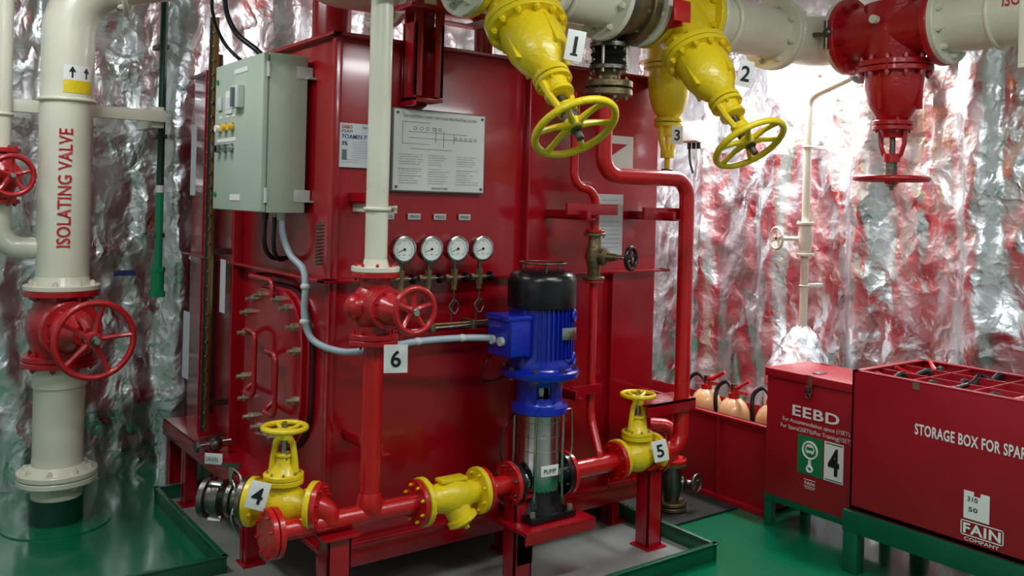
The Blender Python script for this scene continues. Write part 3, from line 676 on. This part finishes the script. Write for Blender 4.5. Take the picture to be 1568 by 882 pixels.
for o_ in(.02,.085):
    a=ca+o_/r;n2=V((math.cos(a),math.sin(a),0));r2=Z.cross(n2);b0=V((cx,cy,2.155))+n2*(r+.003)
    p.add([b0-r2*.004-Z*.025,b0+r2*.004-Z*.025,b0+r2*.004+Z*.005,b0-r2*.004+Z*.005],[(0,1,2,3)],'txtblk',False)
    p.add([b0-r2*.016+Z*.003,b0+r2*.016+Z*.003,b0+Z*.03],[(0,1,2)],'txtblk',False)
p.text('ISOLATING VALVE',V((cx,cy,1.61))+nrm*r+rt*.0,Z,-rt,'txtred',w=.56,h=.06,wrap=((cx,cy,0),Z,r),bold=.012)
p.bx((.2,4.83,1.97),(1.3,4.87,2.03),'cream',.003);p.bx((1.24,4.86,1.94),(1.30,5.2,2.05),'cream',.003);p.bx((.2,4.86,1.94),(.26,5.2,2.05),'cream',.003)
p.done()
v=O('gate_valve')
v.flange((cx,cy,1.108),Z,.17,.026,'red2',8,'red2');v.flange((cx,cy,.772),Z,.17,.026,'red2',8,'red2');v.flange((cx,cy,.80),Z,.165,.026,'red2',8,'red2')
v.lathe([(.13,.78),(.12,.82),(.145,.88),(.155,.94),(.145,1.0),(.12,1.06),(.13,1.1)],(cx,cy,0),Z,'red2',32)
sd=V((.09,-1,0)).normalized()
c=V((cx,cy,.945))
v.lathe([(.12,0),(.115,.14)],c,sd,'red2');v.flange(c+sd*.15,sd,.135,.022,'red2',8,'red2');v.flange(c+sd*.175,sd,.135,.022,'red2',8,'red2')
v.lathe([(.11,.18),(.09,.24),(.06,.29),(.04,.33),(.045,.36),(0,.36)],c,sd,'red2')
for s_ in(-1,1): v.sweep([c+sd*.25+Z*s_*.07,c+sd*.34+Z*s_*.06,c+sd*.42+Z*s_*.03],.014,'red2',8)
v.cyl(c+sd*.41,c+sd*.44,.035,'red2');v.cyl(c+sd*.3,c+sd*.56,.013,'steel');v.wheel(c+sd*.52,sd,.178,.014,'red2',5,'dsteel',dish=.1,ph=.1)
v.done()
p=O('bypass_pipe')
bx_,by_=.545,4.79
p.tube([(bx_,by_,H-.002),(bx_,by_,1.78)],.042,'cream');p.tube([(bx_,by_,1.55),(bx_,by_,1.32),(cx,cy,1.32)],.052,'cream',.10);p.torus((bx_,by_,1.95),Z,.045,.008,'cream');p.done()
v=O('globe_valve')
c=V((bx_,by_,1.66));v.flange(c+Z*.12,Z,.085,.022,'red2',8,'red2');v.flange(c-Z*.12,Z,.085,.022,'red2',8,'red2');v.lathe([(.055,-.12),(.075,0),(.055,.12)],c,Z,'red2')
v.lathe([(.06,0),(.06,.08),(.07,.082),(.07,.11),(.03,.13),(.03,.17),(0,.17)],c,sd,'red2');v.cyl(c+sd*.15,c+sd*.26,.01,'steel');v.wheel(c+sd*.24,sd,.10,.012,'red2',5,'dsteel');v.done()

p=O('green_service_pipe')
gx,gy=1.36,5.13
p.cyl((gx,gy,1.55),(gx,gy,H-.002),.02,'dgreen');p.cyl((gx,gy,1.1),(gx,gy,1.6),.021,'bgreen');p.cyl((gx,gy,1.6),(gx,gy,1.64),.022,'white')
p.cyl((gx,gy,1.04),(gx,gy,1.17),.034,'bgreen',bev=.004);p.cyl((gx,gy,1.02),(gx,gy,1.05),.042,'bgreen',seg=6);p.cyl((gx,gy,1.16),(gx,gy,1.185),.04,'bgreen',seg=6)
for z in (1.9,2.4,1.35): p.bx((gx-.03,gy-.01,z),(gx+.03,gy+.12,z+.025),'dsteel',.002)
p.done()
b=O('cable_tag');b.plate((1.18,5.10,1.16),X,Z,.11,.03,.003,'txtblu');b.done()

# ---------------------------------------------------------------- right wall pipe
p=O('sounding_pipe')
qx,qy=4.40,3.10
p.tube([(4.38,2.76,2.36),(4.38,2.80,2.34),(4.40,3.06,2.26),(qx,qy,2.22),(qx,qy,1.50)],.023,'cream',.05);p.tube([(qx,qy,1.36),(qx,qy,.85)],.023,'cream')
p.sph((4.38,2.76,2.36),.07,'dome');p.cyl((4.38,2.76,2.36),(4.38,2.76,2.5),.03,'dome')
for z in (1.52,1.34): p.flange((qx,qy,z),Z,.05,.016,'cream',4,'cream')
p.lathe([(.03,-.09),(.045,0),(.03,.09)],(qx,qy,1.43),Z,'cream');p.cyl((qx,qy,1.43),(qx-.13,qy+.10,1.43),.012,'cream');p.wheel((qx-.13,qy+.10,1.43),(-.8,.3,0),.07,.009,'cream',4,'dsteel')
for z in (1.15,1.95): p.bx((qx-.01,qy-.02,z),(4.56,qy+.02,z+.02),'cream',.002);p.torus((qx,qy,z+.01),Z,.023,.006,'cream')
p.done()
p=O('foil_pipe_boot')
vs=[];fs=[];n_=40
for j in range(13):
    for i in range(n_):
        a=2*PI*i/n_;rr=(.03+.14*(j/10)**.7) if j<=10 else .165;rr*=1+.25*noise.noise(V((math.cos(a)*3,math.sin(a)*3,j*.5)))
        zz=.93-.024*j if j<=10 else (.4 if j==11 else 0)
        vs.append(V((qx-.05*min(j,10)/10+math.cos(a)*rr,qy+math.sin(a)*rr,max(0,zz+(.02*noise.noise(V((i*.4,j*.7,2))) if j<12 else 0)))))
for j in range(12):
    for i in range(n_): fs.append((j*n_+i,(j+1)*n_+i,(j+1)*n_+(i+1)%n_,j*n_+(i+1)%n_))
p.add(vs,fs,'foil')
p.done()
p=O('junction_box')
p.bx((4.40,3.92,2.02),(4.48,4.08,2.16),'gtrim',.006);p.bx((4.385,3.93,2.03),(4.40,4.07,2.15),'white',.004);p.bx((4.48,3.97,2.05),(4.58,3.99,2.13),'gtrim')
for y_ in (3.96,4.0,4.04): p.cyl((4.44,y_,2.03),(4.44,y_,1.98),.014,'black');
p.cable([(4.44,3.96,2.0),(4.44,3.96,1.92),(4.47,4.0,1.85),(4.5,4.03,1.80)],.008,'white');p.cable([(4.44,4.04,2.0),(4.44,4.03,1.9),(4.45,4.01,1.82)],.008,'black');p.done()

# mat and drain valve
p=O('rubber_mat');p.bx((3.27,3.05,.001),(3.80,3.62,.012),'mat');p.done()
v=O('drain_valve')
c=V((3.47,3.22,.15));v.flange(c+Z*.10,Z,.075,.018,'bronze',4,'dsteel');v.flange(c+Z*.12,Z,.075,.018,'red',4,'dsteel');v.lathe([(.04,-.09),(.06,0),(.04,.1)],c,Z,'dsteel');v.flange(c-Z*.10,Z,.08,.018,'bronze',4,'bronze');v.flange(c-Z*.125,Z,.08,.018,'bronze',4,'bronze')
v.tube([c+Z*.125,c+Z*.30,c+Z*.30+V((-.12,.1,0))],.035,'red',.06)
d=V((.75,-.65,0)).normalized();v.lathe([(.035,0),(.035,.06),(.045,.065),(.02,.08),(.015,.12),(0,.12)],c,d,'dsteel');v.wheel(c+d*.13,V((.2,-.98,0)),.055,.008,'dsteel',5);v.done()

# ---------------------------------------------------------------- extinguisher trough
p=O('extinguisher_trough')
a0,a1,b0,b1,hh=3.84,4.20,2.90,4.15,.47
p.bx((a0,b0,.03),(a0+.012,b1,hh),'boxred',.002);p.bx((a1-.012,b0,.03),(a1,b1,hh),'boxred',.002);p.bx((a0,b0,.03),(a1,b0+.012,hh),'boxred',.002);p.bx((a0,b1-.012,.03),(a1,b1,hh),'boxred',.002);p.bx((a0,b0,.02),(a1,b1,.035),'boxred')
p.bx((a0-.03,b0-.01,hh-.015),(a0+.012,b1+.01,hh),'boxred',.002);p.bx((a0-.03,b0-.01,0),(a0,b1+.01,.03),'boxred',.002);p.bx((a0,b0-.01,hh-.04),(a0-.012,b1,hh),'boxred')
for y_ in (3.2,3.6,4.0): p.bx((a0-.03,y_,.03),(a0,y_+.01,hh-.015),'boxred')
p.done()
for (x_,y_) in ((4.03,3.02),(3.99,3.25),(4.05,3.50)):
    e=O('fire_extinguisher')
    e.lathe([(0,.036),(.088,.036),(.09,.05),(.09,.43),(.086,.465),(.07,.50),(.045,.525),(.025,.535),(.02,.545),(0,.545)],(x_,y_,0),Z,'tan',28)
    e.torus((x_,y_,.41),Z,.091,.004,'txtred');e.cyl((x_,y_,.525),(x_,y_,.56),.032,'red',seg=16);e.cyl((x_,y_,.545),(x_,y_,.58),.018,'brass',seg=12)
    d=V((random.uniform(-.6,.2),-1,0)).normalized()
    e.sweep([V((x_,y_,.58))-d*.02,V((x_,y_,.60))+d*.05,V((x_,y_,.65))+d*.13],[.014,.013,.010],'red',8);e.sweep([V((x_,y_,.565))-d*.0,V((x_,y_,.57))+d*.06,V((x_,y_,.575))+d*.11],[.012,.010,.009],'red',8)
    e.cyl((x_,y_,.57),(x_,y_,.61),.018,'dsteel',seg=10);s2=V((-d.y,d.x,0))
    e.cable([V((x_,y_,.575))-d*.01,V((x_,y_,.61))-d*.07,V((x_,y_,.57))-d*.11+s2*-.03,V((x_,y_,.49))-d*.10+s2*-.05,V((x_,y_,.35))-d*.10+s2*-.03,V((x_,y_,.2))-d*.10],.012,'rubber');e.done()

# ---------------------------------------------------------------- breathing device box
p=O('breathing_device_box')
x0,x1,y0,y1,z0,z1=3.74,4.08,2.345,2.835,.16,.79
p.bx((x0,y0,z0),(x1,y1,z1),'boxred',.003);p.bx((x0-.012,y0-.008,z1-.035),(x1+.01,y1+.008,z1+.006),'boxred',.004)
for yy in (y0+.02,y1-.02):
    for xx in (x0+.02,x1-.02): p.bx((xx-.02,yy-.02,0),(xx+.02,yy+.02,z0),'green',.002)
p.bx((x0-.004,y0,z0-.03),(x1,y1,z0),'green',.002)
F=x0-.003
def T(txt,yl,yr,z,h,m='white',o=p,f=F,b=.012): o.text(txt,(f,(yl+yr)/2,z),-Y,Z,m,w=abs(yl-yr),h=h,bold=b)
T('EEBD',2.68,2.42,.612,.052,b=.02);T('For Accommodation space (1SET)',2.735,2.365,.556,.026,b=0);T('For Spare(2SETS)/For Training(1SET)',2.745,2.355,.522,.026,b=0)
p.bx((F,2.505,.315),(F+.004,2.645,.50),'sign');p.bx((F,2.395,.315),(F+.004,2.497,.50),'white');T('4',2.475,2.415,.41,.13,'txtblk',f=F-.001,b=.03)
p.bx((F-.001,2.40,.49),(F,2.49,.495),'sign');p.bx((F-.001,2.40,.32),(F,2.49,.325),'sign')
p.torus((F-.001,2.575,.435),X,.040,.005,'white',30,6);p.lathe([(.0,0),(.026,0),(.026,.001),(0,.001)],(F-.001,2.575,.44),-X,'white',20)
p.bx((F-.003,2.556,.436),(F-.001,2.594,.450),'sign');p.bx((F-.003,2.565,.405),(F-.001,2.585,.422),'sign');p.bx((F-.002,2.567,.35),(F,2.583,.40),'white');p.torus((F-.001,2.575,.345),X,.014,.006,'white',20,6)
T('FAIN',2.60,2.545,.275,.018);p.bx((F-.0005,2.54,.257),(F,2.605,.26),'white');p.bx((F-.0005,2.54,.29),(F,2.605,.293),'white');T('COMPANY',2.60,2.545,.25,.006)
p.bx((x0-.018,2.565,.70),(x0-.01,2.60,.80),'steel',.002);p.bx((x0-.03,2.57,.715),(x0-.015,2.595,.745),'dsteel',.003);p.torus((x0-.025,2.58,.70),X,.012,.003,'dsteel')
p.bx((x0+.05,2.57,z1+.006),(x0+.12,2.61,z1+.012),'steel',.002);p.bx((x1-.02,2.42,z1),(x1+.015,2.47,z1+.012),'steel',.002);p.bx((x1-.02,2.70,z1),(x1+.015,2.75,z1+.012),'steel',.002)
p.done()

# ---------------------------------------------------------------- storage box
p=O('storage_box')
x0,x1,y0,y1,z0,z1=3.58,4.16,.75,2.26,.275,.89
th=.012
p.bx((x0,y0,z0),(x0+th,y1,z1),'boxred',.002);p.bx((x1-th,y0,z0),(x1,y1,z1),'boxred',.002);p.bx((x0,y1-th,z0),(x1,y1,z1),'boxred',.002);p.bx((x0,y0,z0),(x1,y0+th,z1),'boxred',.002);p.bx((x0,y0,z0),(x1,y1,z0+.02),'boxred')
for yy in [y1-.25*i for i in range(1,6)]: p.bx((x0+th,yy,z0+.2),(x1-th,yy+.008,z1-.004),'boxred',.001)
for xx in (3.77,3.96): p.bx((xx,y0+th,z0+.2),(xx+.008,y1-th,z1-.004),'boxred',.001)
p.bx((x0,y0,z1-.004),(x0+.03,y1,z1+.004),'boxred',.001);p.bx((x1-.03,y0,z1-.004),(x1,y1,z1+.004),'boxred',.001);p.bx((x0,y1-.03,z1-.004),(x1,y1,z1+.004),'boxred',.001)
for yy in (1.95,1.2,1.5): p.bx((x0-.004,yy,z1-.03),(x0,yy+.03,z1),'steel')
random.seed(9)
for i in range(6):
    for xx in (3.68,3.87,4.06):
        yy=y1-.125-.25*i
        if yy<y0+.1: continue
        p.lathe([(.07,z0+.02),(.07,z1-.12),(.04,z1-.06),(.02,z1-.05),(.02,z1-.03),(0,z1-.03)],(xx,yy,0),Z,'tan' if (i+int(xx*10))%3 else 'boxred',20)
        a=random.uniform(0,6);d=V((math.cos(a),math.sin(a),0));q=V((xx,yy,z1-.035))
        p.sweep([q-d*.03,q+d*.04+Z*.02,q+d*.08+Z*.04],[.013,.011,.009],'black' if i%2 else 'red',8);p.sweep([q-d*.02+Z*-.01,q+d*.04,q+d*.075+Z*.005],[.012,.010,.009],'black',8)
        p.cable([q,q-d*.06+Z*.03,q-d*.075-Z*.03,q-d*.07-Z*.12],.013,'rubber')
F=x0-.002
T('STORAGE BOX FOR SPARE EXTINGUISHERS',1.965,1.21,.697,.047,o=p,f=F,b=.025)
p.bx((F-.001,1.655,.39),(F,1.755,.50),'white');T('310',1.74,1.70,.47,.018,'txtblk',p,F-.002);T('50',1.735,1.70,.43,.018,'txtblk',p,F-.002);p.bx((F-.002,1.69,.485),(F,1.715,.505),'boxred')
T('FAIN',1.755,1.61,.352,.042,'white',p,F,.03);p.bx((F-.0005,1.60,.322),(F,1.765,.326),'white');p.bx((F-.0005,1.60,.378),(F,1.765,.382),'white');p.bx((F-.0005,1.60,.322),(F,1.604,.382),'white');p.bx((F-.0005,1.761,.322),(F,1.765,.382),'white');T('COMPANY',1.75,1.615,.31,.014,'white',p,F)
p.bx((x0-.02,y0,.18),(x0+.04,y1+.02,.272),'green',.003);p.bx((x1-.04,y0,.18),(x1+.02,y1+.02,.272),'green',.003);p.bx((x0,y1-.04,.18),(x1,y1+.02,.272),'green',.003)
for yy in (y1-.02,1.45,y0+.03):
    for xx in (x0+.01,x1-.01): p.bx((xx-.03,yy-.035,0),(xx+.03,yy+.035,.18),'green',.003)
p.done()

# ---------------------------------------------------------------- lamps
def lamp(x_,y_,z_,lx,ly,e,col=(.95,.98,1)):
    o=O('ceiling_light')
    o.bx((x_-lx/2-.03,y_-ly/2-.03,z_),(x_+lx/2+.03,y_+ly/2+.03,z_+.07),'ceil',.006)
    if z_+.07<H-.01: o.cyl((x_-lx*.3,y_,z_+.07),(x_-lx*.3,y_,H-.002),.012,'ceil',seg=8);o.cyl((x_+lx*.3,y_,z_+.07),(x_+lx*.3,y_,H-.002),.012,'ceil',seg=8)
    ob=o.done()
    l=bpy.data.lights.new('fluorescent_tubes','AREA');l.shape='RECTANGLE';l.size=lx;l.size_y=ly;l.energy=e;l.color=col
    lo=bpy.data.objects.new('fluorescent_tubes',l);bpy.context.scene.collection.objects.link(lo);lo.parent=ob
    lo.location=V((x_,y_,z_-.006))-ob.location
lamp(.3,1.3,2.92,1.2,.25,30);lamp(2.3,1.2,2.92,1.2,.25,33);lamp(.3,3.6,2.92,.25,1.2,26)
lamp(4.28,3.35,2.60,.2,.8,55);lamp(3.0,4.25,2.92,1.2,.25,20);lamp(3.3,.2,2.92,1.2,.25,24)

w=bpy.data.worlds.new('world');bpy.context.scene.world=w;w.use_nodes=True
w.node_tree.nodes['Background'].inputs[0].default_value=(.8,.9,1,1);w.node_tree.nodes['Background'].inputs[1].default_value=.1

# ---------------------------------------------------------------- camera
cam=bpy.data.cameras.new('camera');co=bpy.data.objects.new('camera',cam);bpy.context.scene.collection.objects.link(co)
th=math.radians(1.5)
F_=CF.normalized();R_=V((F_.y,-F_.x,0))
xc=R_*math.cos(th)+Z*math.sin(th);yc=-R_*math.sin(th)+Z*math.cos(th);zc=-F_
m=Matrix((xc,yc,zc)).transposed().to_4x4();m.translation=V((0,0,1.6));co.matrix_world=m
cam.sensor_width=36;cam.lens=31.2;cam.shift_y=-.0842;cam.clip_start=.05
bpy.context.scene.camera=co
bpy.context.scene.view_settings.view_transform='Standard'
